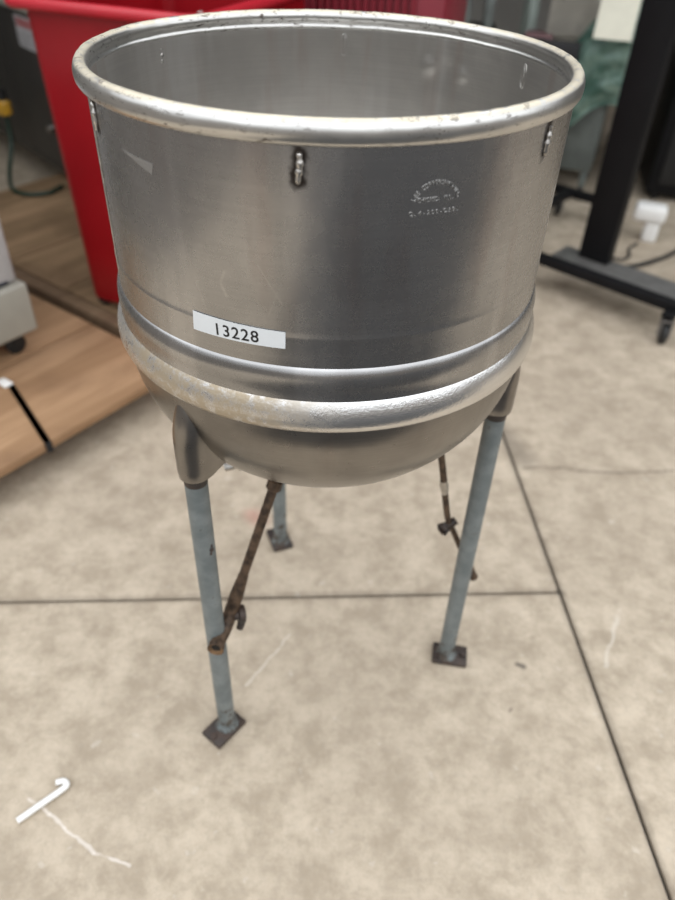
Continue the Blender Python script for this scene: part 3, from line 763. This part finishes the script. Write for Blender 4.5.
# green film: a crumpled sheet draped down the front and the right side
def filmm():
    m, nt, b = new_mat('green_film'); o = obco(nt)
    n = noise_n(nt, o, 9, 5, .6, .5)
    nt.links.new(mix(nt, ramp(nt, n, .35, .65), (.11, .23, .185), (.40, .58, .50)), b.inputs['Base Color'])
    b.inputs['Roughness'].default_value = .22; b.inputs['Alpha'].default_value = .93
    return m
M_film = filmm()
bm = bmesh.new(); NU, NV = 46, 34; grid = []
for j in range(NV + 1):
    t = j / NV; row = []
    for i in range(NU + 1):
        s = i / NU
        u = s * 1.15
        # runs along the front (y=-.06), then turns the right corner
        if u < .48: x, y, nx_, ny_ = -.02 + u, -.055, 0, -1
        else: x, y, nx_, ny_ = .46, -.055 + (u - .48), 1, 0
        z = .98 - t * (.50 + .10 * math.sin(s * 7 + 1) + .05 * math.sin(s * 17))
        if u < .30: z -= .38 * (1 - u / .30) * (1 - t)          # leaves the hopper front partly bare
        bulge = .05 * math.sin(t * PI) + .03 * noise.noise(Vector((s * 9, t * 7, 0))) + .018 * noise.noise(Vector((s * 24, t * 20, 3)))
        row.append(bm.verts.new((x + nx_ * bulge + .012 * noise.noise(Vector((s * 12, t * 11, 9))), y + ny_ * bulge, z)))
    grid.append(row)
for j in range(NV):
    for i in range(NU): bm.faces.new((grid[j][i], grid[j][i + 1], grid[j + 1][i + 1], grid[j + 1][i]))
bmesh.ops.solidify(bm, geom=list(bm.faces), thickness=.0012)
link('plastic_wrap', bm, M_film, fm, True, 80)
# paper sheet taped on the film
o_ = bmesh.new(); box(o_, -.085, .085, -.001, .001, -.11, .11, 0)
sh = link('paper_sheet', o_, plain('paper_white', (.86, .85, .72), .6, 0, .03), None); sh.matrix_world = Matrix.Translation((1.195, 3.80, .935)) @ Matrix.Rotation(R(-20), 4, 'Z') @ Matrix.Rotation(R(-10), 4, 'X')
tag(sh, 'blank cream paper sheet stuck on the green wrapped machine', 'paper')

# ------------------------------------------------------------------ unseen walls added to darken the background, light
M_wl = plain('shade_wall_paint', (.33, .32, .30), .8, 0, .06, 3)
def wall(name, pts, h, th=.15):
    bm = bmesh.new(); (x0, y0), (x1, y1) = pts
    d = Vector((x1 - x0, y1 - y0, 0)); n_ = Vector((-d.y, d.x, 0)).normalized() * th
    a_, b2 = Vector((x0, y0, 0)), Vector((x1, y1, 0))
    vs = [bm.verts.new(p) for p in (a_, b2, b2 + n_, a_ + n_)]; f = bm.faces.new(vs)
    r_ = bmesh.ops.extrude_face_region(bm, geom=[f])
    for v in r_['geom']:
        if isinstance(v, bmesh.types.BMVert): v.co.z = h
    return tag(link(name, bm, M_wl), kind='structure')
def fp_(x, y): v = FM @ Vector((x, y, 0)); return (v.x, v.y)
wall('shade_wall_back', (fp_(FX0, 6.2), fp_(FX1, 6.2)), 2.8)

world = bpy.data.worlds.new('overcast'); scn.world = world; world.use_nodes = True
nt = world.node_tree; bg = nt.nodes['Background']
tc = nd(nt, 'ShaderNodeTexCoord'); sx = nd(nt, 'ShaderNodeSeparateXYZ'); nt.links.new(tc.outputs['Generated'], sx.inputs[0])
# overcast sky with an added uneven dark horizon band, shaped to streak the steel
azw = math_n(nt, 'ARCTAN2', sx.outputs[1], sx.outputs[0])
cv = nd(nt, 'ShaderNodeCombineXYZ'); nt.links.new(azw, cv.inputs[0])
hn = noise_n(nt, cv.outputs[0], 3.2, 3, .5)
el = math_n(nt, 'SUBTRACT', sx.outputs[2], ramp(nt, hn, .42, .58, .0, .26))
sky = ramp(nt, el, 0, .06)
cl = noise_n(nt, tc.outputs['Generated'], 1.7, 3, .5)
up = ramp(nt, sx.outputs[2], 0, .8, .75, 1.25)
skyv = math_n(nt, 'MULTIPLY', up, ramp(nt, cl, .35, .65, .8, 1.2))
col = mix(nt, sky, (.17, .155, .14), (.96, .98, 1.0))
stg = math_n(nt, 'ADD', math_n(nt, 'MULTIPLY', sky, skyv), math_n(nt, 'SUBTRACT', 1.0, sky))
nt.links.new(col, bg.inputs['Color'])
nt.links.new(math_n(nt, 'MULTIPLY', stg, 1.9), bg.inputs['Strength'])

# unseen roof over the back part and side walls, added to darken the background
wall('shade_wall_left', (fp_(FX0, .6), fp_(FX0, 6.2)), 2.8); wall('shade_wall_right', (fp_(FX1, 6.2), fp_(FX1, .6)), 2.8)
bm = bmesh.new(); box(bm, FX0, FX1, 2.1, 6.35, 2.8, 2.92); bmesh.ops.transform(bm, matrix=FM, verts=bm.verts)
tag(link('shade_roof', bm, plain('shade_roof_sheet', (.10, .10, .10), .7)), kind='structure')

scn.view_settings.view_transform = 'Standard'; scn.view_settings.look = 'None'
scn.view_settings.exposure = -.1; scn.view_settings.gamma = 1; scn.view_settings.use_curve_mapping = False
